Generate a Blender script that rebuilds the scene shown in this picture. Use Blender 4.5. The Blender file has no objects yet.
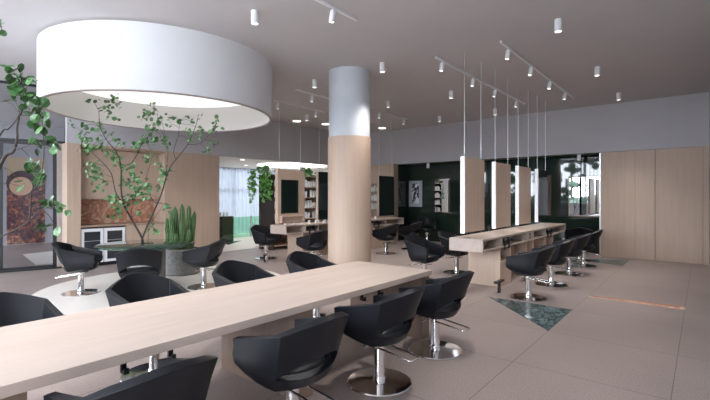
import bpy, bmesh, math, random
from mathutils import Vector, Matrix
PI = math.pi
random.seed(7)
S = bpy.context.scene
COL = S.collection

# ------------------------------------------------------------------ camera
F, U0, V0, EYE = 422.0, 355.0, 197.0, 1.6
YAW = math.atan(347 / F)
cam = bpy.data.cameras.new('camera')
cam.sensor_width = 36.0
cam.lens = F / 710 * 36
cam.shift_y = -(200 - V0) / 710
cam.clip_start = 0.02
cam_ob = bpy.data.objects.new('camera', cam)
cam_ob.location = (0, 0, EYE)
cam_ob.rotation_euler = (PI / 2, 0, YAW)
COL.objects.link(cam_ob)
S.camera = cam_ob

# ------------------------------------------------------------------ world, daylight, exposure
W = bpy.data.worlds.new('sky')
S.world = W
W.use_nodes = True
W.node_tree.nodes['Background'].inputs[0].default_value = (0.83, 0.90, 1.0, 1)
W.node_tree.nodes['Background'].inputs[1].default_value = 20.0
S.view_settings.view_transform = 'Standard'
S.view_settings.look = 'None'
S.view_settings.gamma = 1
S.view_settings.exposure = 0.05
S.cycles.max_bounces = 8
S.cycles.diffuse_bounces = 5
S.cycles.glossy_bounces = 5
S.cycles.transparent_max_bounces = 12
S.cycles.sample_clamp_indirect = 6


def portal(name, loc, rot, sx, sy):
    l = bpy.data.lights.new(name, 'AREA')
    l.shape = 'RECTANGLE'
    l.size, l.size_y = sx, sy
    l.cycles.is_portal = True
    o = bpy.data.objects.new(name, l)
    o.location, o.rotation_euler = loc, rot
    COL.objects.link(o)


portal('daylight_behind', (-3.25, -3.62, 2.53), (PI / 2, 0, 0), 8.7, 2.66)
portal('daylight_left', (-10.1, -3.62, 2.53), (PI / 2, 0, 0), 3.0, 2.66)
portal('daylight_gallery', (-15.0, -3.62, 2.53), (PI / 2, 0, 0), 5.0, 2.66)
portal('daylight_far_room', (-15.62, 7.5, 1.4), (0, -PI / 2, 0), 2.7, 12.4)


# ------------------------------------------------------------------ materials
def mat(name, col, rough=0.5, metal=0.0, spec=None, emit=None, estr=0.0):
    m = bpy.data.materials.new(name)
    m.use_nodes = True
    b = m.node_tree.nodes['Principled BSDF']
    b.inputs['Base Color'].default_value = (*col, 1)
    b.inputs['Roughness'].default_value = rough
    b.inputs['Metallic'].default_value = metal
    if spec is not None:
        b.inputs['Specular IOR Level'].default_value = spec
    if emit:
        b.inputs['Emission Color'].default_value = (*emit, 1)
        b.inputs['Emission Strength'].default_value = estr
    return m


def nodes(m):
    return m.node_tree.nodes, m.node_tree.links, m.node_tree.nodes['Principled BSDF']


def ramp(n, stops):
    r = n.new('ShaderNodeValToRGB')
    e = r.color_ramp.elements
    e[0].position, e[0].color = stops[0][0], (*stops[0][1], 1)
    e[1].position, e[1].color = stops[-1][0], (*stops[-1][1], 1)
    for p, c in stops[1:-1]:
        x = e.new(p)
        x.color = (*c, 1)
    return r


def wood(name, c1, c2, scale, rough=0.45):
    """veneer; scale = (x,y,z) noise frequency, low along the grain"""
    m = mat(name, c1, rough, spec=0.35)
    n, l, b = nodes(m)
    tc = n.new('ShaderNodeTexCoord')
    mp = n.new('ShaderNodeMapping')
    mp.inputs['Scale'].default_value = scale
    nz = n.new('ShaderNodeTexNoise')
    nz.inputs['Scale'].default_value = 1
    nz.inputs['Detail'].default_value = 6
    nz.inputs['Roughness'].default_value = 0.65
    r = ramp(n, [(0.3, c1), (0.7, c2)])
    l.new(tc.outputs['Object'], mp.inputs[0])
    l.new(mp.outputs[0], nz.inputs['Vector'])
    l.new(nz.outputs[0], r.inputs[0])
    l.new(r.outputs[0], b.inputs['Base Color'])
    return m


def marble(name, stops, scale=2.0, rough=0.15, dist=2.5):
    m = mat(name, stops[0][1], rough)
    n, l, b = nodes(m)
    tc = n.new('ShaderNodeTexCoord')
    nz = n.new('ShaderNodeTexNoise')
    nz.inputs['Scale'].default_value = scale
    nz.inputs['Detail'].default_value = 9
    nz.inputs['Roughness'].default_value = 0.7
    nz.inputs['Distortion'].default_value = dist
    r = ramp(n, stops)
    l.new(tc.outputs['Object'], nz.inputs['Vector'])
    l.new(nz.outputs[0], r.inputs[0])
    l.new(r.outputs[0], b.inputs['Base Color'])
    return m


def speckle(name, c1, c2, scale, rough=0.6, bump=0.0):
    m = mat(name, c1, rough)
    n, l, b = nodes(m)
    tc = n.new('ShaderNodeTexCoord')
    nz = n.new('ShaderNodeTexNoise')
    nz.inputs['Scale'].default_value = scale
    nz.inputs['Detail'].default_value = 5
    r = ramp(n, [(0.35, c1), (0.65, c2)])
    l.new(tc.outputs['Object'], nz.inputs['Vector'])
    l.new(nz.outputs[0], r.inputs[0])
    l.new(r.outputs[0], b.inputs['Base Color'])
    if bump:
        bp = n.new('ShaderNodeBump')
        bp.inputs['Strength'].default_value = bump
        bp.inputs['Distance'].default_value = 0.01
        l.new(nz.outputs[0], bp.inputs['Height'])
        l.new(bp.outputs[0], b.inputs['Normal'])
    return m


def glass(name, tint, refl=0.06, rough=0.0):
    m = bpy.data.materials.new(name)
    m.use_nodes = True
    n, l = m.node_tree.nodes, m.node_tree.links
    n.clear()
    out = n.new('ShaderNodeOutputMaterial')
    mx = n.new('ShaderNodeMixShader')
    tr = n.new('ShaderNodeBsdfTransparent')
    gl = n.new('ShaderNodeBsdfGlossy')
    lw = n.new('ShaderNodeLayerWeight')
    ad = n.new('ShaderNodeMath')
    ad.operation = 'MULTIPLY_ADD'
    ad.use_clamp = True
    ad.inputs[1].default_value = 0.6
    ad.inputs[2].default_value = refl
    lw.inputs['Blend'].default_value = 0.25
    tr.inputs[0].default_value = (*tint, 1)
    gl.inputs['Roughness'].default_value = rough
    l.new(lw.outputs['Fresnel'], ad.inputs[0])
    l.new(ad.outputs[0], mx.inputs[0])
    l.new(tr.outputs[0], mx.inputs[1])
    l.new(gl.outputs[0], mx.inputs[2])
    l.new(mx.outputs[0], out.inputs[0])
    return m


M = {}
OAK1, OAK2 = (0.455, 0.340, 0.262), (0.51, 0.385, 0.30)
M['oak_wall'] = wood('oak_vertical', OAK1, OAK2, (14, 14, 0.8))
M['oak_table'] = wood('oak_lengthwise', (0.415, 0.335, 0.285), (0.48, 0.395, 0.34), (11, 1.0, 11), 0.42)
M['oak_dark'] = wood('oak_shelf', (0.33, 0.23, 0.17), (0.40, 0.29, 0.21), (14, 14, 1.0))
M['oak_shaded'] = wood('shaded_oak', (0.20, 0.135, 0.10), (0.25, 0.17, 0.128), (14, 14, 0.8))  # pedestal oak, browner and darkened: under-table shade is put into its colour
M['plaster'] = speckle('grey_plaster', (0.46, 0.45, 0.475), (0.475, 0.465, 0.49), 3, 0.85)
M['ceiling'] = speckle('taupe_ceiling_paint', (0.53, 0.505, 0.505), (0.54, 0.515, 0.515), 2, 0.8)
M['white_ceiling'] = mat('warm_white_paint', (0.80, 0.76, 0.71), 0.7)
M['concrete'] = speckle('pale_concrete', (0.50, 0.53, 0.57), (0.54, 0.57, 0.61), 4, 0.7)
M['concrete_raw'] = speckle('raw_concrete', (0.27, 0.28, 0.31), (0.40, 0.41, 0.44), 6, 0.7, 0.3)
M['fabric_white'] = mat('white_drum_fabric', (0.64, 0.65, 0.665), 0.8)
M['fabric_inner'] = mat('drum_lining', (0.66, 0.64, 0.62), 0.8)
M['taupe_trim'] = mat('taupe_trim', (0.33, 0.27, 0.25), 0.5)
M['diffuser'] = mat('luminous_diffuser', (0.3, 0.3, 0.3), 0.6, emit=(1, 0.985, 0.98), estr=0.88)
M['diffuser_far'] = mat('far_room_diffuser', (0.3, 0.3, 0.3), 0.6, emit=(1, 0.98, 0.96), estr=2.5)
M['led'] = mat('led_strip', (0.9, 0.9, 0.9), 0.5, emit=(0.88, 0.92, 1.0), estr=0.35)
M['lamp_lens'] = mat('lamp_lens', (0.9, 0.9, 0.9), 0.5, emit=(1, 0.96, 0.9), estr=3.0)
M['black_fabric'] = speckle('black_leatherette', (0.0035, 0.0042, 0.0065), (0.0045, 0.0055, 0.0085), 60, 0.42)
M['black_fabric'].node_tree.nodes['Principled BSDF'].inputs['Specular IOR Level'].default_value = 0.30
M['chrome'] = mat('polished_chrome', (0.80, 0.79, 0.78), 0.09, 1.0)
M['black_metal'] = mat('black_metal', (0.012, 0.012, 0.014), 0.4, 0.3)
M['white_metal'] = mat('white_lacquer', (0.78, 0.78, 0.80), 0.35)
M['grey_wire'] = mat('steel_wire', (0.62, 0.62, 0.64), 0.35, 0.6)
M['mirror'] = mat('mirror', (0.58, 0.61, 0.62), 0.015, 1.0)
M['green_glass'] = mat('dark_green_lacquered_glass', (0.013, 0.026, 0.020), 0.03, spec=0.5)
M['green_glass'].node_tree.nodes['Principled BSDF'].inputs['IOR'].default_value = 1.6
M['green_paint'] = mat('green_soffit_paint', (0.10, 0.125, 0.085), 0.6)
M['dark_mirror'] = mat('dark_green_mirror_glass', (0.010, 0.018, 0.016), 0.04, spec=0.8)
M['shelf_side'] = mat('smoked_brown_glass', (0.035, 0.027, 0.025), 0.12, spec=0.7)
M['green_marble'] = marble('green_marble', [(0.30, (0.010, 0.020, 0.023)), (0.5, (0.03, 0.055, 0.06)), (0.56, (0.20, 0.26, 0.26)), (0.60, (0.03, 0.05, 0.055)), (0.8, (0.012, 0.022, 0.025))], 6.0, 0.25)
M['table_marble'] = marble('table_green_marble', [(0.3, (0.012, 0.03, 0.024)), (0.5, (0.025, 0.06, 0.045)), (0.6, (0.09, 0.13, 0.10)), (0.8, (0.02, 0.045, 0.035))], 3.0, 0.03, 1.0)
M['red_marble'] = marble('rosso_marble', [(0.30, (0.26, 0.10, 0.06)), (0.45, (0.42, 0.19, 0.12)), (0.54, (0.50, 0.27, 0.19)), (0.60, (0.62, 0.50, 0.38)), (0.66, (0.40, 0.19, 0.12)), (0.8, (0.33, 0.14, 0.08))], 3.0, 0.2, 3.0)
M['black_marble'] = marble('black_marble', [(0.3, (0.01, 0.012, 0.013)), (0.55, (0.02, 0.022, 0.024)), (0.6, (0.10, 0.11, 0.11)), (0.66, (0.015, 0.017, 0.018))], 4.0, 0.1, 3)
M['pale_floor'] = speckle('pale_terrazzo', (0.68, 0.63, 0.58), (0.73, 0.68, 0.63), 30, 0.45)
M['pot'] = speckle('grey_pot_concrete', (0.20, 0.195, 0.19), (0.29, 0.28, 0.27), 25, 0.8, 0.2)
M['soil'] = mat('soil', (0.03, 0.02, 0.015), 0.9)
M['bark'] = mat('bark', (0.035, 0.027, 0.022), 0.8)
M['cactus'] = speckle('cactus_skin', (0.05, 0.105, 0.03), (0.075, 0.145, 0.045), 12, 0.6)
M['leaf_a'] = mat('silver_green_leaf', (0.12, 0.25, 0.10), 0.4)
M['leaf_b'] = mat('deep_green_leaf', (0.055, 0.14, 0.045), 0.35)
M['hedge_leaf'] = mat('dark_hedge_leaf', (0.012, 0.028, 0.014), 0.8)
M['ivy'] = mat('ivy_leaf', (0.13, 0.34, 0.07), 0.4)
M['clear_glass'] = glass('clear_glass', (0.86, 0.88, 0.90), 0.03)
M['green_pane'] = glass('pale_green_glass', (0.66, 0.90, 0.74), 0.05)
M['fridge_glass'] = mat('fridge_glass', (0.03, 0.035, 0.04), 0.08)
M['silver'] = mat('brushed_silver', (0.55, 0.56, 0.58), 0.3, 0.7)
M['bottle'] = mat('white_bottle', (0.86, 0.87, 0.88), 0.35)
M['curtain'] = mat('sheer_curtain', (0.70, 0.76, 0.86), 0.9)
n, l, b = nodes(M['curtain'])
b.inputs['Transmission Weight'].default_value = 0.0
_t = n.new('ShaderNodeBsdfTranslucent'); _t.inputs[0].default_value = (0.085, 0.093, 0.105, 1)
_m = n.new('ShaderNodeMixShader'); _m.inputs[0].default_value = 0.6
l.new(b.outputs[0], _m.inputs[1]); l.new(_t.outputs[0], _m.inputs[2]); l.new(_m.outputs[0], n['Material Output'].inputs[0])

# floor tiles: 1.23 m grid, joints at x=-0.19 and y=6.58
m = mat('taupe_stone_tile', (0.2, 0.18, 0.17), 0.42, spec=0.45)
n, l, b = nodes(m)
tc = n.new('ShaderNodeTexCoord')
mp = n.new('ShaderNodeMapping')
mp.inputs['Location'].default_value = (0.19, -6.58, 0)
br = n.new('ShaderNodeTexBrick')
br.offset = 0
br.inputs['Scale'].default_value = 1
br.inputs['Brick Width'].default_value = 1.23
br.inputs['Row Height'].default_value = 1.22
br.inputs['Mortar Size'].default_value = 0.004
br.inputs['Mortar Smooth'].default_value = 0.3
br.inputs['Color1'].default_value = (0.268, 0.218, 0.200, 1)
br.inputs['Color2'].default_value = (0.286, 0.234, 0.216, 1)
br.inputs['Mortar'].default_value = (0.10, 0.08, 0.075, 1)
nz = n.new('ShaderNodeTexNoise'); nz.inputs['Scale'].default_value = 70; nz.inputs['Detail'].default_value = 4
nz2 = n.new('ShaderNodeTexNoise'); nz2.inputs['Scale'].default_value = 1.3; nz2.inputs['Detail'].default_value = 5
rr = ramp(n, [(0.36, (0.80, 0.80, 0.80)), (0.64, (1.12, 1.12, 1.12))])
rr2 = ramp(n, [(0.3, (0.93, 0.93, 0.93)), (0.7, (1.05, 1.05, 1.05))])
mx = n.new('ShaderNodeMix'); mx.data_type = 'RGBA'; mx.blend_type = 'MULTIPLY'; mx.inputs['Factor'].default_value = 1
mx2 = n.new('ShaderNodeMix'); mx2.data_type = 'RGBA'; mx2.blend_type = 'MULTIPLY'; mx2.inputs['Factor'].default_value = 1
l.new(tc.outputs['Object'], mp.inputs[0]); l.new(mp.outputs[0], br.inputs['Vector'])
l.new(tc.outputs['Object'], nz.inputs['Vector']); l.new(tc.outputs['Object'], nz2.inputs['Vector'])
l.new(nz.outputs[0], rr.inputs[0]); l.new(nz2.outputs[0], rr2.inputs[0])
l.new(br.outputs['Color'], mx.inputs['A']); l.new(rr.outputs[0], mx.inputs['B'])
l.new(mx.outputs['Result'], mx2.inputs['A']); l.new(rr2.outputs[0], mx2.inputs['B'])
l.new(mx2.outputs['Result'], b.inputs['Base Color'])
M['tile'] = m

# wall artwork: abstract dark plum and orange blotches
m = mat('abstract_print', (0.3, 0.1, 0.1), 0.5)
n, l, b = nodes(m)
tc = n.new('ShaderNodeTexCoord')
sp = n.new('ShaderNodeSeparateXYZ')
l.new(tc.outputs['Object'], sp.inputs[0])
nz = n.new('ShaderNodeTexNoise'); nz.inputs['Scale'].default_value = 6.5; nz.inputs['Detail'].default_value = 8; nz.inputs['Roughness'].default_value = 0.75
l.new(tc.outputs['Object'], nz.inputs['Vector'])
r = ramp(n, [(0.38, (0.035, 0.022, 0.05)), (0.50, (0.13, 0.05, 0.06)), (0.57, (0.42, 0.15, 0.08)), (0.66, (0.75, 0.42, 0.22))])
l.new(nz.outputs[0], r.inputs[0])
l.new(r.outputs[0], b.inputs['Base Color'])
M['art'] = m
M['art_disc'] = mat('art_peach', (0.75, 0.47, 0.30), 0.5)
M['art_sand'] = mat('art_sand', (0.62, 0.46, 0.30), 0.5)
M['art_dark'] = mat('art_umber', (0.06, 0.03, 0.035), 0.5)
m = mat('botanical_print', (0.5, 0.55, 0.6), 0.35)
n, l, b = nodes(m)
tc = n.new('ShaderNodeTexCoord')
nz = n.new('ShaderNodeTexNoise'); nz.inputs['Scale'].default_value = 6; nz.inputs['Detail'].default_value = 6
l.new(tc.outputs['Object'], nz.inputs['Vector'])
r = ramp(n, [(0.50, (0.03, 0.04, 0.05)), (0.55, (0.75, 0.78, 0.82))])
l.new(nz.outputs[0], r.inputs[0]); l.new(r.outputs[0], b.inputs['Base Color'])
M['print_bw'] = m
M['print_mount'] = mat('pale_grey_mount', (0.42, 0.47, 0.52), 0.3)


# ------------------------------------------------------------------ geometry helpers
def box(bm, x0, x1, y0, y1, z0, z1):
    v = [bm.verts.new(p) for p in ((x0, y0, z0), (x1, y0, z0), (x1, y1, z0), (x0, y1, z0),
                                   (x0, y0, z1), (x1, y0, z1), (x1, y1, z1), (x0, y1, z1))]
    for f in ((0, 3, 2, 1), (4, 5, 6, 7), (0, 1, 5, 4), (1, 2, 6, 5), (2, 3, 7, 6), (3, 0, 4, 7)):
        bm.faces.new([v[i] for i in f])
    return v


def prism(bm, pts, z0, z1):
    a = [bm.verts.new((p[0], p[1], z0)) for p in pts]
    c = [bm.verts.new((p[0], p[1], z1)) for p in pts]
    k = len(pts)
    bm.faces.new(a[::-1]); bm.faces.new(c)
    for i in range(k):
        j = (i + 1) % k
        bm.faces.new((a[i], a[j], c[j], c[i]))


def lathe(bm, prof, seg=32, cx=0, cy=0, cz=0, closed=False):
    rings = []
    for r_, z in prof:
        if r_ < 1e-6:
            rings.append([bm.verts.new((cx, cy, cz + z))])
        else:
            rings.append([bm.verts.new((cx + r_ * math.cos(2 * PI * i / seg), cy + r_ * math.sin(2 * PI * i / seg), cz + z)) for i in range(seg)])
    pairs = list(zip(rings, rings[1:]))
    if closed:
        pairs.append((rings[-1], rings[0]))
    for a, c in pairs:
        for i in range(seg):
            j = (i + 1) % seg
            if len(a) == 1 and len(c) == 1:
                continue
            if len(a) == 1:
                bm.faces.new((a[0], c[j], c[i]))
            elif len(c) == 1:
                bm.faces.new((a[i], a[j], c[0]))
            else:
                bm.faces.new((a[i], a[j], c[j], c[i]))


def tube(bm, pts, rad, seg=8, closed=False):
    pts = [Vector(p) for p in pts]
    k = len(pts)
    rings = []
    for i, p in enumerate(pts):
        if closed:
            t = pts[(i + 1) % k] - pts[i - 1]
        else:
            t = pts[min(i + 1, k - 1)] - pts[max(i - 1, 0)]
        t.normalize()
        up = Vector((0, 0, 1)) if abs(t.z) < 0.95 else Vector((0, 1, 0))
        a = t.cross(up).normalized()
        c = a.cross(t)
        r_ = rad[i] if isinstance(rad, (list, tuple)) else rad
        rings.append([bm.verts.new(p + a * r_ * math.cos(2 * PI * q / seg) + c * r_ * math.sin(2 * PI * q / seg)) for q in range(seg)])
    idx = list(zip(range(k), range(1, k)))
    if closed:
        idx.append((k - 1, 0))
    for i, j in idx:
        for q in range(seg):
            w = (q + 1) % seg
            bm.faces.new((rings[i][q], rings[i][w], rings[j][w], rings[j][q]))
    if not closed:
        bm.faces.new(rings[0][::-1]); bm.faces.new(rings[-1])


def rod(bm, x, y, z0, z1, r_, seg=10):
    lathe(bm, [(0, z0), (r_, z0), (r_, z1), (0, z1)], seg, x, y)


def obj(name, bm, material, parent=None, loc=(0, 0, 0), smooth=None, bevel=0, normals=True):
    if normals:
        bmesh.ops.recalc_face_normals(bm, faces=bm.faces)
    me = bpy.data.meshes.new(name)
    bm.to_mesh(me)
    bm.free()
    if isinstance(material, (list, tuple)):
        for x in material:
            me.materials.append(x)
    else:
        me.materials.append(material)
    if smooth is not None:
        me.shade_smooth()
        me.set_sharp_from_angle(angle=math.radians(smooth))
    o = bpy.data.objects.new(name, me)
    COL.objects.link(o)
    o.location = loc
    if parent:
        o.parent = parent
    if bevel:
        mod = o.modifiers.new('soft_edge', 'BEVEL')
        mod.width = bevel
        mod.segments = 2
        mod.limit_method = 'ANGLE'
        mod.angle_limit = math.radians(50)
    return o


def nb():
    return bmesh.new()


def boxes(name, lst, material, parent=None, **k):
    bm = nb()
    for a in lst:
        box(bm, *a)
    return obj(name, bm, material, parent, **k)


def tag(o, label=None, cat=None, group=None, kind=None):
    if label: o['label'] = label
    if cat: o['category'] = cat
    if group: o['group'] = group
    if kind: o['kind'] = kind
    return o


def thing(name, loc, rz=0, label=None, cat=None, group=None):
    o = bpy.data.objects.new(name, None)
    o.empty_display_size = 0.1
    o.location = loc
    o.rotation_euler = (0, 0, rz)
    COL.objects.link(o)
    return tag(o, label, cat, group)


def struct(o):
    o['kind'] = 'structure'
    return o


def dup(root, loc, rz=0, label=None, group=None):
    r = root.copy(); COL.objects.link(r)
    r.location = loc
    r.rotation_euler = (0, 0, rz)
    if label: r['label'] = label
    if group: r['group'] = group
    for ch in list(root.children):
        c = ch.copy(); COL.objects.link(c); c.parent = r
        for g in list(ch.children):
            d = g.copy(); COL.objects.link(d); d.parent = c
    return r


def at(u, v, d):
    """world point seen in direction (u, v) of the photograph at depth d"""
    lx = (u - U0) / F * d
    return Vector((-math.sin(YAW) * d + math.cos(YAW) * lx, math.cos(YAW) * d + math.sin(YAW) * lx, EYE + (V0 - v) / F * d))


# ------------------------------------------------------------------ room shell
CE = 4.06          # salon ceiling
SO = 2.80          # soffit height
BW = 12.90         # back wall plane
LW = -10.80        # left wall plane
RW = 0.13          # right wall plane

bm = nb(); box(bm, -18.2, 3.0, -3.8, 14.2, -0.12, 0.0)
struct(obj('floor', bm, M['tile']))
bm = nb(); box(bm, -18.2, 3.0, -3.8, 13.1, CE, CE + 0.15)
struct(obj('ceiling', bm, M['ceiling']))
# pale floor of the room beyond the opening, and its ceiling
bm = nb(); box(bm, -15.6, LW - 0.02, 6.2, 14.0, 0.0, 0.004)
struct(obj('floor_far_room', bm, M['pale_floor']))
bm = nb(); box(bm, -15.6, LW - 0.10, 5.6, 14.0, 2.86, 2.95)
struct(obj('ceiling_far_room', bm, M['white_ceiling']))
# circular pale floor inlay below the drum
bm = nb(); lathe(bm, [(0, 0.0), (2.07, 0.0), (2.07, 0.004), (0, 0.004)], 96, -7.52, 3.82)
struct(obj('floor_inlay', bm, M['pale_floor']))

# back wall: wood field at left with bulkhead, opening for green recess, bulkhead above all
boxes_back = [(-10.9, -8.57, BW, BW + 0.15, 0, SO)]
struct(boxes('wall_back', [(-10.9, 0.28, BW, BW + 0.15, SO, CE), (-2.09, 0.28, BW + 0.62, BW + 0.75, 0, SO)], M['plaster']))
struct(boxes('wall_right', [(RW, RW + 0.15, 3.2, BW + 0.7, 0, CE), (RW, 3.0, 3.05, 3.2, 0, CE), (2.85, 3.0, -3.6, 3.05, 0, CE)], M['plaster']))
# bulkhead over the left wall
struct(boxes('wall_left', [(LW - 0.12, LW, 3.15, BW, SO, CE)], M['plaster']))
# green recess
GY = 13.55
struct(boxes('wall_green', [(-8.6, -2.05, GY, GY + 0.1, 0, SO), (-8.67, -8.57, BW, GY + 0.1, 0, SO)], M['green_glass']))
struct(boxes('ceiling_green_soffit', [(-8.67, -2.05, BW + 0.15, GY + 0.1, SO, SO + 0.1)], M['green_paint']))
struct(boxes('trim_green_edge', [(-8.57, -2.09, BW, BW + 0.15, SO - 0.012, SO - 0.001)], M['green_paint']))
# thin seams between the green glass sheets
for i, x in enumerate((-7.45, -6.3, -5.15, -4.0)):
    struct(boxes('trim_glass_seam', [(x - 0.004, x + 0.004, GY - 0.004, GY, 0, SO)], M['black_metal']))

# window wall behind the viewer
wl = [(-18.2, 3.0, -3.75, -3.6, 0, 1.2), (-18.2, 3.0, -3.75, -3.6, 3.86, CE), (-18.2, -17.5, -3.75, -3.6, 1.2, 3.86), (-12.5, -11.6, -3.75, -3.6, 1.2, 3.86), (-8.6, -7.6, -3.75, -3.6, 1.2, 3.86), (1.1, 3.0, -3.75, -3.6, 1.2, 3.86)]
struct(boxes('wall_front', wl, M['plaster']))
fr = []
for i in range(7):
    x = -7.57 + i * 1.44
    fr.append((x - 0.03, x + 0.03, -3.7, -3.62, 1.2, 3.86))
for x in (-17.47, -15.8, -14.2, -12.53, -11.57, -10.1, -8.63):
    fr.append((x - 0.03, x + 0.03, -3.7, -3.62, 1.2, 3.86))
struct(boxes('window_1', fr, M['black_metal']))
# hills of trees outside, low
bm = nb()
for i in range(60):
    x = random.uniform(-22, 8); rr_ = random.uniform(0.7, 1.8)
    bmesh.ops.create_icosphere(bm, subdivisions=2, radius=rr_, matrix=Matrix.Translation((x, -16 + random.uniform(-2, 2), random.uniform(-0.6, 0.9))))
for i in range(20):
    x = random.uniform(-22, 8); h_ = random.uniform(3.2, 6.5)
    rod(bm, x, -17, -0.5, h_, 0.12, 6)
    for k in range(9):
        bmesh.ops.create_icosphere(bm, subdivisions=1, radius=random.uniform(0.15, 0.42), matrix=Matrix.Translation((x + random.gauss(0, .7), -17 + random.gauss(0, .5), h_ + random.gauss(-.4, .8))))
tag(obj('hedge', bm, M['hedge_leaf'], smooth=60), 'dark hedge and slender trees outside the windows', 'hedge', kind='stuff')

# left room behind the glass partition
struct(boxes('wall_gallery', [(-17.75, -17.6, -3.6, 8.0, 0, CE), (-17.6, -15.6, 6.2, 6.35, 0, CE), (-15.6, LW - 0.12, 6.0, 6.2, 0, CE)], M['plaster']))
struct(boxes('wall_far_room', [(-15.75, -15.6, 6.2, 14.0, 2.75, 2.95), (-15.75, -8.6, 14.0, 14.15, 0, 2.95)], M['white_ceiling']))
wn = []
for i in range(8):
    y = 6.35 + i * 1.09
    wn.append((-15.68, -15.6, y - 0.03, y + 0.03, 0.0, 2.75))
wn.append((-15.68, -15.6, 6.35, 14.0, 1.85, 1.90))
struct(boxes('window_2', wn, M['white_metal']))

# wooden left wall with kitchen niche : y from 3.15 to 6.95
NY0, NY1 = 3.42, 5.34
struct(boxes('wall_left_wood', [(LW - 0.7, LW, 3.15, NY0, 0, SO), (LW - 0.7, LW - 0.62, NY0, NY1, 0, SO), (LW - 0.7, LW, NY1, 6.95, 0, SO),
                                (LW - 0.62, LW, NY0, NY1, 2.775, SO)], M['oak_wall']))
sm = []
for y in (5.92, 6.44):
    sm.append((LW, LW + 0.002, y - 0.003, y + 0.003, 0.0, SO))
struct(boxes('trim_panel_joint', sm, M['oak_dark']))
struct(boxes('trim_niche_head', [(LW - 0.62, LW - 0.01, NY0, NY1, 2.73, 2.775)], M['oak_dark']))

# column
CX, CY = -5.37, 6.36
bm = nb(); lathe(bm, [(0, 0), (0.405, 0), (0.405, CE), (0, CE)], 64, CX, CY)
col = struct(obj('column', bm, M['concrete'], smooth=40))
bm = nb(); lathe(bm, [(0.406, 0), (0.425, 0), (0.425, 2.76), (0.406, 2.76)], 64, CX, CY, closed=True)
struct(obj('wood_sleeve', bm, M['oak_wall'], col, smooth=40))

# floor inlays of marble, flush with the tiles
bm = nb(); prism(bm, [(-2.64, 6.58), (-1.42, 5.36), (-1.42, 6.58)], 0, 0.003)
struct(obj('floor_marble_triangle', bm, M['green_marble']))
bm = nb(); prism(bm, [(-2.7, 11.95), (-1.43, 11.5), (-1.42, 12.68)], 0, 0.003)
struct(obj('floor_marble_triangle', bm, M['green_marble']))
bm = nb(); prism(bm, [(-1.41, 7.64), (-0.19, 7.58), (-0.19, 7.80), (-1.41, 7.73)], 0, 0.003)
struct(obj('floor_marble_wedge', bm, M['red_marble']))
bm = nb(); prism(bm, [(-13.5, 8.5), (-12.2, 8.2), (-13.0, 9.3)], 0.004, 0.007)
struct(obj('floor_marble_triangle', bm, M['green_marble']))

bm = nb(); prism(bm, [(-14.6, 3.2), (-12.1, 2.9), (-12.1, 3.9), (-14.9, 4.2)], 0, 0.003)
struct(obj('floor_pale_patch', bm, M['pale_floor']))
# ------------------------------------------------------------------ glass partition at the far left
g0, g1 = Vector((-11.11, 3.25, 0)), Vector((-11.45, 2.12, 0))
gd = (g1 - g0).normalized()
gp = thing('glass_partition', g0, math.atan2(gd.y, gd.x), 'tall black-framed glass partition with a glazed door beside the oak wall', 'glass partition')
LEN = 7.0
fr = [(0.0, LEN, -0.03, 0.03, 0.0, 0.035), (0.0, LEN, -0.03, 0.03, 2.80, 2.85), (0.0, LEN, -0.03, 0.03, CE - 0.05, CE), (0.0, 0.05, -0.035, 0.035, 0, CE),
      (1.20, 1.25, -0.03, 0.03, 0, CE), (3.2, 3.25, -0.03, 0.03, 0, CE), (5.2, 5.25, -0.03, 0.03, 0, CE)]
boxes('frame', fr, M['black_metal'], gp)
boxes('pane', [(0.05, 1.20, -0.006, 0.006, 2.85, CE - 0.05), (0.05, 0.20, -0.006, 0.006, 0.035, 2.80), (1.25, 3.2, -0.006, 0.006, 2.85, CE - 0.05), (3.25, 5.2, -0.006, 0.006, 0.035, CE - 0.05), (1.25, 3.2, -0.006, 0.006, 0.035, 2.8)], M['clear_glass'], gp)
dr = boxes('door', [(0.20, 0.27, -0.025, 0.025, 0.04, 2.795), (1.13, 1.20, -0.025, 0.025, 0.04, 2.795), (0.20, 1.20, -0.025, 0.025, 0.04, 0.09), (0.20, 1.20, -0.025, 0.025, 2.74, 2.795)], M['black_metal'], gp)
boxes('door_glass', [(0.27, 1.13, -0.005, 0.005, 0.09, 2.74)], M['clear_glass'], dr)

bm = nb(); lathe(bm, [(0, 0), (0.3, 0), (0.3, CE), (0, CE)], 32, -13.45, 1.35)
struct(obj('column_raw_concrete', bm, M['concrete_raw'], smooth=40))

ar = thing('wall_art', (-17.595, 3.95, 0.04), 0, 'large abstract orange and plum artwork with a pale round shape behind the glass partition', 'artwork')
boxes('panel', [(0, 0.03, -0.52, 0.52, 0, 2.88)], M['art'], ar)
boxes('upper_field', [(0.03, 0.032, -0.52, 0.52, 2.25, 2.88)], M['art_sand'], ar)
bm = nb(); lathe(bm, [(0, 0), (0.42, 0), (0.42, 0.01), (0, 0.01)], 32)
o = obj('dark_halo', bm, M['art_dark'], ar, loc=(0.032, -0.12, 2.02)); o.rotation_euler = (0, PI / 2, 0)
bm = nb(); lathe(bm, [(0, 0), (0.31, 0), (0.31, 0.01), (0, 0.01)], 32)
o = obj('pale_disc', bm, M['art_disc'], ar, loc=(0.043, -0.15, 1.92)); o.rotation_euler = (0, PI / 2, 0)

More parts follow.
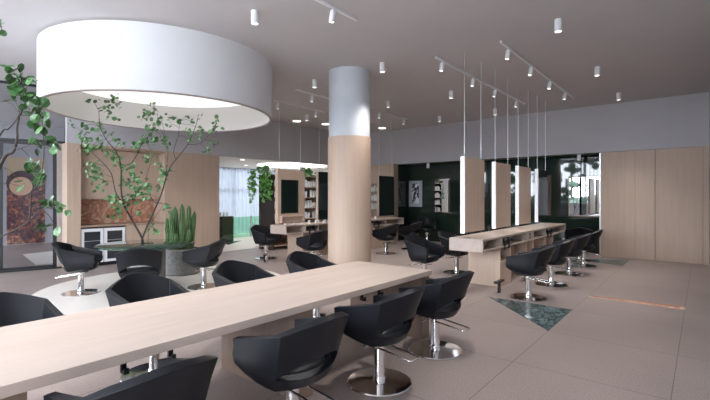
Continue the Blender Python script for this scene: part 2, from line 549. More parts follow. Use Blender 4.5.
# ------------------------------------------------------------------ kitchen niche
uc = thing('wall_cabinet', (LW - 0.30, NY0, 1.55), 0, 'oak upper cabinet with flat doors above the red marble splashback', 'cabinet')
boxes('body', [(-0.319, 0, 0.001, NY1 - NY0 - 0.001, 0, 1.175)], M['oak_wall'], uc)
wd = (NY1 - NY0) / 3
for i in range(3):
    boxes('door', [(0, 0.02, i * wd + 0.004, (i + 1) * wd - 0.004, 0.0, 1.172)], M['oak_wall'], uc)
sb = tag(boxes('splashback', [(LW - 0.619, LW - 0.60, NY0 + 0.001, NY1 - 0.001, 0.951, 1.549)], M['red_marble']), 'red and cream veined marble splashback in the oak kitchen niche', 'splashback')
wt = tag(boxes('worktop', [(LW - 0.60, LW - 0.01, NY0 + 0.001, NY1 - 0.001, 0.91, 0.95)], M['oak_dark']), 'thin dark worktop running below the marble splashback', 'worktop')
bc = thing('base_cabinet', (LW - 0.03, 4.40, 0), 0, 'oak base cabinet with drawers to the right of the wine fridge', 'cabinet')
boxes('body', [(-0.56, -0.02, 0.0, NY1 - 4.40 - 0.002, 0, 0.909)], M['oak_wall'], bc)
for i in range(2):
    boxes('drawer', [(-0.02, 0.0, i * 0.47 + 0.004, i * 0.47 + 0.464, 0.06 + k * 0.43, 0.06 + k * 0.43 + 0.415) for k in (0, 1)], M['oak_wall'], bc)
wf = thing('wine_fridge', (LW - 0.03, NY0 + 0.005, 0), 0, 'silver framed glass-door wine fridge under the niche worktop', 'fridge')
boxes('body', [(-0.56, -0.03, 0, 0.96, 0, 0.90)], M['black_metal'], wf)
for i in range(2):
    y0 = 0.01 + i * 0.48
    d = boxes('door', [(-0.03, 0.0, y0, y0 + 0.06, 0.08, 0.87), (-0.03, 0.0, y0 + 0.40, y0 + 0.46, 0.08, 0.87), (-0.03, 0.0, y0 + 0.06, y0 + 0.40, 0.80, 0.87), (-0.03, 0.0, y0 + 0.06, y0 + 0.40, 0.08, 0.14)], M['white_metal'], wf)
    boxes('glass', [(-0.025, -0.015, y0 + 0.06, y0 + 0.40, 0.14, 0.80)], M['fridge_glass'], d)
    for z in (0.36, 0.58):
        boxes('shelf', [(-0.015, -0.01, y0 + 0.06, y0 + 0.40, z, z + 0.012)], M['silver'], d)

# ------------------------------------------------------------------ oak wardrobe doors on the back wall
wr = thing('wardrobe', (-2.09, BW, 0), 0, 'full-height built-in oak wardrobe with flush doors on the grey back wall', 'wardrobe')
boxes('body', [(0.0, 2.215, 0.02, 0.60, 0, SO - 0.002)], M['oak_dark'], wr)
boxes('door', [(0.0, 0.765, -0.01, 0.02, 0.02, SO - 0.015)], M['oak_wall'], wr)
boxes('door', [(0.769, 1.18, -0.01, 0.02, 0.02, SO - 0.015)], M['oak_wall'], wr)
boxes('door', [(1.20, 2.10, -0.01, 0.02, 0.02, SO - 0.01)], M['oak_wall'], wr)
boxes('side_panel', [(2.115, 2.215, -0.02, 0.02, 0, SO - 0.002)], M['oak_wall'], wr)
boxes('plinth', [(0.0, 2.11, -0.005, 0.02, 0, 0.018)], M['oak_dark'], wr)
boxes('edge_post', [(-0.03, -0.001, -0.03, 0.60, 0, SO - 0.013)], M['silver'], wr)

# ------------------------------------------------------------------ drum
dm = thing('drum_light', (-7.52, 3.75, 3.07), 0, 'huge round white fabric drum light hanging under the ceiling', 'ceiling light')
R0 = 1.885
bm = nb(); lathe(bm, [(R0, 0.012), (R0, 0.96), (R0 - 0.03, 0.96), (R0 - 0.03, 0.012)], 128, closed=True)
obj('shade', bm, M['fabric_white'], dm, smooth=40)
bm = nb(); lathe(bm, [(R0 - 0.03, 0.012), (R0 - 0.03, 0.60), (R0 - 0.045, 0.60), (R0 - 0.045, 0.012)], 128, closed=True)
obj('lining', bm, M['fabric_inner'], dm, smooth=40)
bm = nb(); lathe(bm, [(R0 + 0.004, 0), (R0 + 0.004, 0.014), (R0 - 0.05, 0.014), (R0 - 0.05, 0)], 128, closed=True)
obj('rim', bm, M['taupe_trim'], dm, smooth=40)
bm = nb(); lathe(bm, [(0, 0.54), (R0 - 0.046, 0.54), (R0 - 0.046, 0.58), (0, 0.58)], 128)
obj('diffuser', bm, M['diffuser'], dm, smooth=40)
bm = nb(); lathe(bm, [(R0 - 0.15, 0.94), (R0 - 0.15, 0.99), (0, 0.99), (0, 0.94)], 96)
obj('mounting_ring', bm, M['black_metal'], dm, smooth=40)


# ------------------------------------------------------------------ salon chair
def lerp(a, c, t):
    return a + (c - a) * t


def make_chair():
    root = thing('salon_chair', (0, 0, 0), 0, 'chair', 'chair')
    # half outline, from arm front to back centre: top (x,y,z), bottom (x,y,z)
    tops = [(.255, .300, .660), (.12, .304, .690), (-.02, .308, .722), (-.14, .312, .750), (-.245, .316, .776),
            (-.305, .240, .802), (-.360, .160, .826), (-.398, .080, .845), (-.412, 0, .852)]
    bots = [(.250, .285, .490), (.13, .288, .450), (.02, .284, .425), (-.05, .274, .410), (-.120, .256, .398),
            (-.160, .185, .392), (-.185, .120, .389), (-.198, .060, .387), (-.203, 0, .386)]
    # opening between back and seat
    low = [None, None, None, None, .485, .470, .462, .459, .458]
    hig = [None, None, None, None, .485, .540, .578, .596, .600]
    st = []
    for i in range(9):
        st.append((tops[i], bots[i], low[i], hig[i]))
    full = st + [((t[0], -t[1], t[2]), (q[0], -q[1], q[2]), a, c) for t, q, a, c in st[-2::-1]]
    bm = nb()
    grid = []
    for t, q, a, c in full:
        zs = [q[2], lerp(q[2], a if a else .50, .5), a if a else .50, c if c else .50, lerp(c if c else .50, t[2], .33), lerp(c if c else .50, t[2], .67), t[2]]
        if not a or a == c:
            z3 = a if a else .50
            zs[2] = zs[3] = z3
        colv = []
        for z in zs:
            f = (z - q[2]) / (t[2] - q[2])
            bul = 0.022 * math.sin(PI * min(f * 1.6, 1)) * (1 - f)   # slight belly low down
            nx, ny = q[0], q[1]
            L = math.hypot(nx, ny) or 1
            colv.append(bm.verts.new((lerp(q[0], t[0], f) + bul * nx / L, lerp(q[1], t[1], f) + bul * ny / L, z)))
        grid.append(colv)
    k = len(grid)
    for i in range(k - 1):
        for j in range(6):
            hole = (j == 2)
            if hole:
                # skip: either degenerate or the opening
                continue
            bm.faces.new((grid[i][j], grid[i + 1][j], grid[i + 1][j + 1], grid[i][j + 1]))
    # bottom pan
    cen = [bm.verts.new((lerp(g[0].co.x, 0.0, .5), lerp(g[0].co.y, 0, .5), .366)) for g in grid]
    for i in range(k - 1):
        bm.faces.new((grid[i + 1][0], grid[i][0], cen[i], cen[i + 1]))
    bm.faces.new(cen[::-1])
    bmesh.ops.remove_doubles(bm, verts=bm.verts, dist=0.0004)
    sh = obj('shell', bm, M['black_fabric'], root, smooth=24)
    md = sh.modifiers.new('thickness', 'SOLIDIFY'); md.thickness = 0.050; md.offset = -1
    md.use_even_offset = False
    md = sh.modifiers.new('soft', 'BEVEL'); md.width = 0.008; md.segments = 2; md.limit_method = 'ANGLE'; md.angle_limit = math.radians(35); md.harden_normals = True
    # seat cushion
    bm = nb()
    prof = []
    rings = []
    for (sc, z) in ((0.80, .39), (0.95, .41), (1.0, .475), (0.95, .497), (0.7, .507), (0.0, .510)):
        ring = []
        if sc == 0:
            rings.append([bm.verts.new((0.05, 0, z))]); continue
        for i in range(28):
            a = 2 * PI * i / 28
            ca, sa = math.cos(a), math.sin(a)
            ex = 0.62
            x = 0.025 + 0.222 * sc * math.copysign(abs(ca) ** ex, ca)
            y = 0.212 * sc * math.copysign(abs(sa) ** ex, sa)
            ring.append(bm.verts.new((x, y, z)))
        rings.append(ring)
    bm.faces.new(rings[0][::-1])
    for a, c in zip(rings, rings[1:]):
        for i in range(28):
            j = (i + 1) % 28
            if len(c) == 1:
                bm.faces.new((a[i], a[j], c[0]))
            else:
                bm.faces.new((a[i], a[j], c[j], c[i]))
    obj('seat', bm, M['black_fabric'], root, smooth=60)
    bm = nb()
    lathe(bm, [(0, 0), (.275, 0), (.280, .006), (.272, .014), (.12, .022), (.055, .026), (0, .026)], 48)
    obj('base_plate', bm, M['chrome'], root, smooth=35)
    bm = nb()
    lathe(bm, [(0, .02), (.056, .02), (.056, .045), (.050, .052), (.047, .06), (.047, .30), (.052, .305), (.052, .34), (.07, .35), (.07, .368), (0, .368)], 24)
    obj('column', bm, M['chrome'], root, smooth=35)
    bm = nb()
    path = [(-.03, .062, .320), (-.12, .064, .312), (-.33, .066, .285), (-.352, .060, .282), (-.358, .045, .281), (-.358, -.045, .281), (-.352, -.060, .282), (-.33, -.066, .285), (-.12, -.064, .312), (-.03, -.062, .320)]
    tube(bm, path, .0085, 8)
    tube(bm, [(0, -.075, .320), (0, .075, .320)], .014, 8)
    fr_ = obj('footrest', bm, M['chrome'], root, smooth=50)
    bm = nb()
    tube(bm, [(.03, .03, .325), (.07, .09, .322), (.08, .12, .315)], .007, 8)
    obj('pump_lever', bm, M['chrome'], root, smooth=50)
    return root


chair0 = make_chair()
used = [False]


def chair(x, y, rz, label, group=None):
    if not used[0]:
        used[0] = True
        r_ = chair0
        r_.location = (x, y, 0); r_.rotation_euler = (0, 0, rz)
        r_['label'] = label
        if group: r_['group'] = group
        return r_
    return dup(chair0, (x, y, 0), rz, label, group)


# front row, high side towards the viewer
GA = 'black salon chairs along the near side of the long table'
o4 = ['first and nearest', 'second', 'third', 'fourth and last']
for i, (x, y, a) in enumerate([(-2.16, .91, PI + .02), (-2.155, 1.95, PI + .0), (-2.155, 2.95, PI), (-2.155, 3.94, PI)]):
    lab = ['black salon chair nearest the viewer, mostly cut off by the bottom edge',
           'black salon chair in front of the long table pedestal, chrome base cut off',
           'black salon chair with full chrome disc base, between pedestal and far end chair',
           'black salon chair on chrome disc base at the far end corner of the long table'][i]
    chair(x, y, a, lab, GA)
GB = 'black salon chairs behind the long table'
for i, (x, y, a) in enumerate([(-3.82, .77, 0.10), (-3.83, 1.80, 0.08), (-3.86, 2.86, 0.08), (-3.87, 3.92, 0.08)]):
    lab = ['black salon chair behind the long table, cut off by the left picture edge',
           'black salon chair behind the long table, in front of the round marble table',
           'black salon chair behind the long table, in front of the cactus side chair',
           'black salon chair behind the long table, closest to the round column'][i]
    chair(x, y, a, lab, GB)
GR = 'black salon chairs around the round table'
TC = (-7.62, 3.45)


def face(x, y, tx, ty):
    return math.atan2(ty - y, tx - x)


chair(-7.99, 2.53, math.atan2(.64, .77) + .32, 'black salon chair seen side-on near the glass partition, full chrome base on pale floor', GR)
chair(-6.62, 2.90, face(-6.62, 2.90, *TC), 'black salon chair with its back turned, directly in front of the round marble table', GR)
chair(-6.84, 4.09, face(-6.84, 4.09, *TC) - .05, 'black salon chair between the round marble table and the potted cactus', GR)
GM = 'black salon chairs on the open side of the middle styling counter'
for i, y in enumerate((6.93, 8.24, 9.60, 10.93)):
    lab = ['nearest black salon chair of the middle counter row, beside the green marble triangle', 'second black salon chair of the middle counter row',
           'third black salon chair of the middle counter row', 'farthest black salon chair of the middle counter row, by the oak wardrobe'][i]
    chair(-2.13, y, PI, lab, GM)
GL = 'black salon chairs behind the middle styling counter'
for i, y in enumerate((7.02, 8.24, 9.60, 10.93)):
    lab = ['blue-black salon chair facing right between the long table end and the middle counter', 'black salon chair partly hidden behind the near end of the middle counter',
           'black salon chair mostly hidden behind the middle counter, below the first hanging panel', 'black salon chair mostly hidden behind the middle counter, below the second hanging panel'][i]
    chair(-4.06 if i == 0 else -4.0, y, -.1 if i == 0 else 0, lab, GL)
chair(-2.38, 11.72, PI / 2 + .25, 'black salon chair with its back turned, at the far end of the middle counter', 'chairs near the green glass wall')
G2 = 'black salon chairs at the left styling counter'
chair(-6.95, 6.93, PI, 'black salon chair at the left counter, just left of the round column', G2)
chair(-6.93, 8.30, PI, 'black salon chair hidden behind the round column', G2)
chair(-6.93, 9.80, PI, 'black salon chair just right of the round column at the left counter', G2)
chair(-6.93, 11.10, PI, 'farthest black salon chair of the left counter, against the dark green glass', G2)
chair(-8.76, 7.01, 0.1, 'black salon chair beside the near end of the left counter, turned to the right', G2)
chair(-7.40, 12.95, -PI / 2 + .5, 'black salon chair standing close against the dark green glass wall, under the framed print', 'chairs near the green glass wall')

# ------------------------------------------------------------------ long table in front
tb = thing('long_table', (-2.95, 2.2, 0), 0, 'very long pale oak worktable with slab pedestals in the foreground', 'table')
X0, X1 = -0.55, 0.55
boxes('tabletop', [(X0, X1, -2.0, 2.11, .703, .76)], M['oak_table'], tb, bevel=.003)
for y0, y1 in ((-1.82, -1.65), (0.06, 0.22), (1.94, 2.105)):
    boxes('pedestal', [(X0 + .02, X1 - .032, y0, y1, 0, .703)], M['oak_shaded'], tb, bevel=.002)
boxes('apron', [(-.42, -.36, -1.65, 1.93, .60, .703)], M['oak_dark'], tb)


def hook(x, y, label):
    bm = nb()
    box(bm, -.011, .011, -.014, .014, -.085, 0)
    box(bm, .011, .045, -.014, .014, -.085, -.066)
    box(bm, .031, .045, -.014, .014, -.066, -.052)
    o = obj('bag_hook', bm, M['black_metal'], None, loc=(x, y, .703), bevel=.002)
    return tag(o, label, 'hook', 'black bag hooks under the long table')


hook(-2.50, 1.00, 'black L-shaped bag hook under the long table edge, left of the chrome post')
hook(-2.50, 1.27, 'black bag hook under the long table edge, right of the chrome post')
hook(-2.50, 3.14, 'black bag hook above the third front chair')
hook(-2.50, 3.42, 'black bag hook beside the far pedestal of the long table')


# ------------------------------------------------------------------ styling counters
def counter(name, x0, x1, label, sy=0.0):
    """x0..x1 width, open niches on both long faces"""
    cx = (x0 + x1) / 2
    c = thing(name, (cx, 6.66 + sy, 0), 0, label, 'counter')
    w = (x1 - x0) / 2
    L = 5.45 - sy
    boxes('top', [(-w, w, 0, L, .865, .90)], M['oak_table'], c, bevel=.002)
    boxes('shelf_board', [(-w, w, 0, L, .685, .715)], M['oak_table'], c, bevel=.002)
    boxes('end_panel', [(-w, w, 0, .035, .715, .865)], M['oak_table'], c)
    boxes('end_panel', [(-w, w, L - .035, L, .715, .865)], M['oak_table'], c)
    boxes('spine', [(-.03, .03, .035, L - .035, .715, .865), (-.03, .03, .8, 4.5, 0, .685)], M['oak_dark'], c)
    dv = []
    for y in (.87 - sy, 1.33 - sy, 2.24, 2.69, 3.60, 4.22):
        dv.append((-w, -.03, y - .012, y + .012, .715, .865)); dv.append((.03, w, y - .012, y + .012, .715, .865))
    for q in dv:
        boxes('divider', [q], M['oak_table'], c)
    boxes('socket_panel', [(.20, w - .004, 2.252, 2.678, .715, .865)], M['oak_table'], c)
    boxes('socket', [(w - .004, w, 2.43, 2.50, .80, .85), (w - .004, w, 2.43, 2.50, .73, .78)], M['black_metal'], c)
    for y0, y1 in ((.77 - sy, 1.33 - sy), (2.24, 2.69), (3.60, 4.22)):
        g = boxes('leg_block', [(-w + .0, w - .0, y0, y1, 0, .44), (-w, w, y0, y0 + .02, .44, .685), (-w, w, y1 - .02, y1, .44, .685)], M['oak_wall'], c)
    return c


ct = counter('styling_counter', -3.37, -2.77, 'long pale oak styling counter with open niches, under the wooden hanging panels')
ct2 = counter('styling_counter', -8.40, -7.82, 'pale oak styling counter at left running behind the round column', 0.2)


def make_dryer():
    root = thing('hair_dryer', (0, 0, 0), 0, 'd', 'hair dryer')
    bm = nb()
    lathe(bm, [(0, -.09), (.026, -.09), (.030, -.07), (.040, .0), (.042, .06), (.034, .085), (0, .085)], 16)
    for v in bm.verts: v.co = Vector((v.co.z, v.co.y, v.co.x))
    obj('barrel', bm, M['black_metal'], root, smooth=40)
    bm = nb()
    tube(bm, [(.03, 0, -.03), (.035, 0, -.10), (.028, 0, -.16)], [.020, .018, .016], 10)
    obj('handle', bm, M['black_metal'], root, smooth=50)
    bm = nb()
    lathe(bm, [(.012, -.13), (.034, -.13), (.024, -.085), (.012, -.085)], 16, closed=True)
    for v in bm.verts: v.co = Vector((v.co.z, v.co.y, v.co.x))
    obj('nozzle', bm, M['black_metal'], root, smooth=40)
    return root


dr0 = make_dryer()
first = True
spots_d = [(-2.80, 7.64, 'hair dryer hanging at the first niche of the middle counter'), (-2.80, 7.86, 'second hair dryer hanging at the middle counter, left of the sockets'),
           (-2.80, 10.42, 'black hair dryer in the far niche of the middle counter'), (-2.80, 10.68, 'black hair dryer beside the last slot of the middle counter'),
           (-7.85, 7.66, 'black hair dryer in a left counter niche by the column'), (-7.85, 7.86, 'black hair dryer in a left counter niche, nearer the column'),
           (-7.85, 10.42, 'black hair dryer in the left counter right of the column'), (-7.85, 10.68, 'black hair dryer at the right end of the left counter')]
for x, y, lab in spots_d:
    if first:
        r_ = dr0; r_.location = (x, y, .82); r_['label'] = lab; r_['group'] = 'hair dryers in the counter niches'; first = False
    else:
        dup(dr0, (x, y, .82), 0, lab, 'hair dryers in the counter niches')

# jars along left counter top
jn = 0
bm = nb(); lathe(bm, [(0, 0), (.027, 0), (.027, .07), (.022, .078), (.022, .09), (0, .09)], 12)
j0 = obj('jar', bm, M['bottle'], None, smooth=40)
for i in range(26):
    y = 7.05 + i * .145 + random.uniform(-.03, .03)
    x = -7.97 + random.uniform(0, .04) if i % 2 else -8.10 + random.uniform(0, .04)
    o = j0 if i == 0 else j0.copy()
    if i: COL.objects.link(o)
    o.location = (x, y, .90)
    s = random.uniform(.8, 1.15); o.scale = (s, s, random.uniform(.6, 1.1))
    tag(o, 'small white product jar in the row along the left counter top', 'jar', 'white jars on the left counter')
# a dryer lying on the counter
dup(dr0, (-8.25, 7.15, .943), 1.2, 'black hair dryer lying on top of the left counter', 'hair dryers in the counter niches')


# ------------------------------------------------------------------ T footrests
def make_foot():
    root = thing('footrest', (0, 0, 0), 0, 'f', 'footrest')
    bm = nb(); box(bm, -.02, .02, -.02, .02, 0, .17)
    obj('post', bm, M['black_metal'], root)
    bm = nb(); box(bm, -.035, .035, -.16, .16, .17, .205)
    obj('bar', bm, M['black_metal'], root, bevel=.006)
    return root


f0 = make_foot()
ff = [(-2.62, 6.98, 'black T-shaped footrest before the near leg of the middle counter'), (-2.60, 8.28, 'black T-shaped footrest behind the nearest middle counter chair'),
      (-2.60, 9.62, 'black T-shaped footrest behind the second middle counter chair'), (-2.60, 10.9, 'black T-shaped footrest behind the third middle counter chair'),
      (-8.30, 6.60, 'black T-shaped footrest by the near end of the left counter'), (-7.45, 10.6, 'black T-shaped footrest right of the round column')]
for i, (x, y, lab) in enumerate(ff):
    if i == 0:
        f0.location = (x, y, 0); f0['label'] = lab; f0['group'] = 'black T footrests'
    else:
        dup(f0, (x, y, 0), .9 if i == 4 else 0, lab, 'black T footrests')


# ------------------------------------------------------------------ hanging mirror panels
def wires(p, y1=.85):
    for y in (.08, y1 - .08):
        bm = nb(); rod(bm, 0, y, 2.27, CE, .006, 6)
        obj('wire', bm, M['grey_wire'], p)


nm = ['nearest', 'second', 'third', 'farthest']
for i, y in enumerate((6.60, 7.97, 9.30, 10.68)):
    p = thing('hanging_screen', (-3.10, y, 0), 0, ['oak panel with white light edge hanging above the counter, nearest and tallest in view', 'second hanging oak panel with white light edge above the counter',
              'third hanging oak panel with white light edge above the counter', 'farthest hanging oak panel with white light edge above the counter end'][i], 'hanging panel', 'oak hanging panels over the middle counter')
    boxes('panel', [(-.032, .032, .03, .85, 1.0, 2.27)], M['oak_wall'] if i < 3 else M['dark_mirror'], p)
    boxes('light_strip', [(-.034, .034, 0, .03, .99, 2.28)], M['led'], p)
    wires(p)
for i, y in enumerate((6.60, 7.97, 9.30, 10.68)):
    p = thing('hanging_mirror', (-7.85, y, 0), 0, ['oak board with a dark mirror hanging above the near end of the left counter', 'tall dark mirror panel hanging just left of the round column',
              'dark mirror panel hidden by the round column', 'dark green mirror panel hanging right of the round column'][i], 'mirror', 'hanging mirrors over the left counter')
    if i == 0:
        boxes('board', [(-.05, .04, 0, .88, .96, 2.27)], M['oak_wall'], p)
        boxes('mirror', [(.04, .046, .10, .66, 1.20, 2.02)], M['dark_mirror'], p)
        boxes('ledge', [(.04, .12, .06, .80, 1.12, 1.14), (.04, .12, .06, .80, .98, 1.00), (.04, .12, .06, .08, 1.0, 1.12), (.04, .12, .78, .80, 1.0, 1.12)], M['oak_wall'], p)
    else:
        boxes('board', [(-.04, .03, 0, .85, 1.0, 2.27)], M['oak_wall'], p)
        boxes('mirror', [(.03, .038, .02, .85, 1.0, 2.27)], M['dark_mirror'], p)
    wires(p)

# ------------------------------------------------------------------ shelf unit with bottles at the opening
sx0, sx1, sy0, sy1 = -10.62, -9.92, 8.22, 11.3
su = thing('shelf_unit', (sx1, sy0, 0), 0, 'tall open oak shelf unit with a smoked dark side panel and white bottles', 'shelf unit')
D = sx0 - sx1
boxes('side_panel', [(D, 0, 0, .03, 0, 2.28)], M['shelf_side'], su)
boxes('back_panel', [(D, D + .02, .03, sy1 - sy0, 0, 2.28)], M['oak_wall'], su)
boxes('upright', [(D + .02, 0, y, y + .03, 0, 2.28) for y in (1.0, 2.0, sy1 - sy0 - .03)], M['oak_wall'], su)
for z in (.10, .55, .88, 1.22, 1.56, 1.90, 2.25):
    boxes('shelf', [(D + .02, -.01, .03, sy1 - sy0 - .03, z, z + .03)], M['oak_wall'], su)
bm = nb(); lathe(bm, [(0, 0), (.052, 0), (.052, .18), (.035, .195), (.035, .215), (0, .215)], 12)
b0 = obj('bottle', bm, M['bottle'], None, smooth=40)
bi = 0


def bottle(x, y, z, label, group):
    global bi
    o = b0 if bi == 0 else b0.copy()
    if bi: COL.objects.link(o)
    bi += 1
    o.location = (x, y, z)
    s = random.uniform(.85, 1.15)
    o.scale = (s, s, random.uniform(.8, 1.2))
    tag(o, label, 'bottle', group)


for z in (.91, 1.25, 1.59, 1.93):
    for k in range(24):
        if random.random() < .15: continue
        y = sy0 + .12 + k * .118
        if 0.9 < y - sy0 < 1.06 or 1.93 < y - sy0 < 2.06: continue
        bottle(sx1 - .10, y, z, 'white product bottle standing on the open shelf unit left of the column', 'white bottles on the shelf unit')

# oak back wall shelves (left part of back wall)
bs = thing('wall_shelf', (-10.75, BW, 0), 0, 'oak bookcase wall with white bottles between the column and the dark green glass', 'shelf unit')
boxes('frame', [(0, .06, -.30, 0, 0, SO - .005), (2.08, 2.18, -.30, 0, 0, SO - .005), (.06, 2.08, -.02, 0, 0, SO - .005), (.06, 2.08, -.30, -.02, 2.10, SO - .005)], M['oak_wall'], bs)
for z in (.45, .78, 1.10, 1.43, 1.77):
    boxes('shelf', [(.06, 2.08, -.29, -.02, z, z + .035)], M['oak_dark'], bs)
for z in (1.135, 1.465, 1.805):
    for k in range(16):
        x = -10.60 + k * .122
        bottle(x, BW - .16, z, 'white product bottle on the oak bookcase beside the green glass wall', 'white bottles on the oak bookcase')

# ------------------------------------------------------------------ green recess contents
def wallmirror(x0, x1, z0, z1, label, frame='oak_wall', ins=0.03):
    p = thing('wall_mirror', ((x0 + x1) / 2, GY, 0), 0, label, 'mirror')
    w = (x1 - x0) / 2
    boxes('frame', [(-w, w, -.03, -.001, z0, z1)], M[frame], p)
    boxes('glass', [(-w + ins, w - ins, -.036, -.03, z0 + ins, z1 - ins)], M['mirror'], p)
    return p


wallmirror(-3.02, -2.12, 1.04, 2.20, 'large oak-edged wall mirror on the green glass wall beside the wardrobe')
wallmirror(-3.92, -3.50, 1.04, 2.26, 'narrow black-edged wall mirror on the green wall, left of the large one', 'black_metal', .02)
wallmirror(-7.42, -6.80, 1.04, 2.26, 'black-edged wall mirror on the green wall beside the framed print', 'black_metal', .02)
pr = thing('framed_print', (-8.22, GY, 0), 0, 'pale framed black and white botanical print on the dark green wall', 'picture')
boxes('frame', [(-.28, .28, -.025, -.001, 1.24, 2.20)], M['print_mount'], pr)
boxes('print', [(-.13, .15, -.028, -.025, 1.36, 2.10)], M['print_bw'], pr)

# ------------------------------------------------------------------ ceiling lamps
def make_can():
    root = thing('ceiling_spot', (0, 0, 0), 0, 'c', 'ceiling light')
    bm = nb(); lathe(bm, [(.045, 0), (.05, 0), (.05, .17), (0, .17), (0, .160), (.045, .160)], 20, 0, 0, -.17)
    obj('housing', bm, M['white_metal'], root, smooth=40)
    bm = nb(); lathe(bm, [(0, 0), (.044, 0), (.044, .01), (0, .01)], 20, 0, 0, -.155)
    obj('lens', bm, M['lamp_lens'], root)
    return root


c0 = make_can()
cans = [(-4.57, 3.47, CE, 'white cylinder ceiling spot just right of the big drum'),
        (-1.54, 6.31, CE, 'white cylinder ceiling spot right of centre, beyond the end of the right track'),
        (-4.53, 6.30, CE, 'white cylinder ceiling spot immediately right of the column top'),
        (-4.50, 8.98, CE, 'white cylinder ceiling spot below the first lamp of the near track'),
        (-6.17, 11.55, CE, 'white cylinder ceiling spot near the back wall, above the green glass left end'),
        (-4.46, 11.58, CE, 'white cylinder ceiling spot near the back wall among the hanging wires'),
        (-1.53, 9.07, CE, 'white cylinder ceiling spot above the oak wardrobe, alone at upper right'),
        (-1.52, 11.66, CE, 'small white cylinder ceiling spot closest to the back wall at right'),
        (-6.27, 6.29, CE, 'white cylinder ceiling spot left of the column top'),
        (-9.15, 8.86, CE, 'white cylinder ceiling spot over the left counter'),
        (-6.20, 8.88, CE, 'white cylinder ceiling spot just right of the column, lower down'),
        (-9.15, 6.29, CE, 'white cylinder ceiling spot over the oak wall, hidden behind the big drum'),
        (-1.54, 3.47, CE, 'unseen white cylinder ceiling spot added above the open floor right of the long table'),  # out of view, continues the spot grid, added to light the front floor
        (-4.55, 0.65, CE, 'unseen white cylinder ceiling spot added above the near end of the long table'),  # likewise unseen, added as a light source near the table
        (-7.49, 13.18, SO, 'white cylinder spot under the green soffit, left end'),
        (-2.66, 13.12, SO, 'white cylinder spot under the green soffit beside the wardrobe')]
def bulb(x, y, z, watts, par=None, size=1.5):
    l_ = bpy.data.lights.new('bulb', 'SPOT')
    l_.energy = watts; l_.spot_size = size; l_.spot_blend = 1.0; l_.shadow_soft_size = 0.05
    l_.color = (1.0, 0.96, 0.93)
    o_ = bpy.data.objects.new('bulb', l_)
    o_.location = (x, y, z)
    COL.objects.link(o_)
    if par: o_.parent = par


CAN_W, TRACK_W = 260, 85
for i, (x, y, z, lab) in enumerate(cans):
    bulb(x, y, z - 0.18, CAN_W if z > 3 else 20)
    g = 'white cylinder ceiling spots' if z > 3 else 'spots under the green soffit'
    if i == 0:
        c0.location = (x, y, z); c0['label'] = lab; c0['group'] = g
    else:
        dup(c0, (x, y, z), 0, lab, g)


def track(x, y0, y1, lamps, label):
    p = thing('track_light', (x, y0, CE), 0, label, 'track light', 'white ceiling light tracks')
    boxes('rail', [(-.018, .018, 0, y1 - y0, -.03, 0)], M['white_metal'], p)
    for y in lamps:
        bm = nb()
        lathe(bm, [(0, .0), (.034, 0), (.038, .01), (.038, .13), (.030, .145), (0, .145)], 16, 0, 0, -.145)
        h = obj('lamp_head', bm, M['white_metal'], p, loc=(0, y - y0, -.05), smooth=40)
        h.rotation_euler = (0, .18, 0)
        bm = nb(); lathe(bm, [(0, 0), (.030, 0), (.030, .004), (0, .004)], 16, 0, 0, -.149)
        obj('lens', bm, M['lamp_lens'], h)
        bulb(x, y, CE - .215, TRACK_W, None, 1.3)
        bm = nb(); rod(bm, 0, y - y0, -.055, -.03, .010, 8)
        obj('stem', bm, M['white_metal'], p)
    return p


track(-3.60, 6.60, 11.40, (6.85, 8.18, 9.36, 10.77), 'white ceiling track with four small heads, left of the pair over the middle counter')
track(-2.45, 6.60, 11.46, (6.95, 8.14, 9.41, 10.66), 'white ceiling track with four small heads, right of the pair over the middle counter')
track(-3.68, 0.6, 4.51, (1.2, 2.6, 4.03), 'white ceiling track with one visible head at the top picture edge')
track(-7.15, 6.56, 11.4, (7.10, 8.35, 9.81, 11.10), 'white ceiling track with heads passing behind the column top')
track(-8.40, 6.95, 11.5, (7.12, 8.5, 10.78), 'white ceiling track farther left, starting behind the drum')
for x, y, lab in ((-10.13, 9.36, 'flush round downlight in the ceiling left of the column, nearer the drum'), (-9.79, 10.36, 'flush round downlight in the ceiling left of the column, nearer the column'), (-8.81, 12.23, 'flush round downlight in the ceiling just right of the column')):
    bm = nb(); lathe(bm, [(0, 0), (.13, 0), (.13, .012), (0, .012)], 20, 0, 0, -.012)
    tag(obj('downlight', bm, M['lamp_lens'], None, loc=(x, y, CE)), lab, 'ceiling light', 'flush downlights')
for x, y in ((-14.2, 0.0), (-12.9, 5.2), (-16.3, 5.6)):  # added downlights, placed out of view to brighten the gallery
    bm = nb(); lathe(bm, [(0, 0), (.08, 0), (.08, .012), (0, .012)], 20, 0, 0, -.012)
    tag(obj('downlight', bm, M['lamp_lens'], None, loc=(x, y, CE)), 'added flush fill downlight, unseen, in the gallery behind the glass partition', 'ceiling light', 'added gallery fill lights')
    bulb(x, y, CE - .03, 160)
for x, y in ((-12.0, 8.6), (-14.0, 10.2), (-12.2, 12.6)):  # downlights put in as extra light for the far room
    bm = nb(); lathe(bm, [(0, 0), (.07, 0), (.07, .008), (0, .008)], 20, 0, 0, -.008)
    tag(obj('downlight', bm, M['lamp_lens'], None, loc=(x, y, 2.86)), 'added small flush fill downlight in the low ceiling beyond the opening', 'ceiling light', 'added far room fill lights')
    bulb(x, y, 2.84, 160)
# disc light in far room ceiling
bm = nb(); lathe(bm, [(0, 0), (1.35, 0), (1.35, .03), (0, .03)], 64, 0, 0, -.03)
tag(obj('ceiling_disc_light', bm, M['diffuser_far'], None, loc=(-12.5, 11.3, 2.86)), 'wide flat round glowing disc on the low ceiling beyond the opening', 'ceiling light')

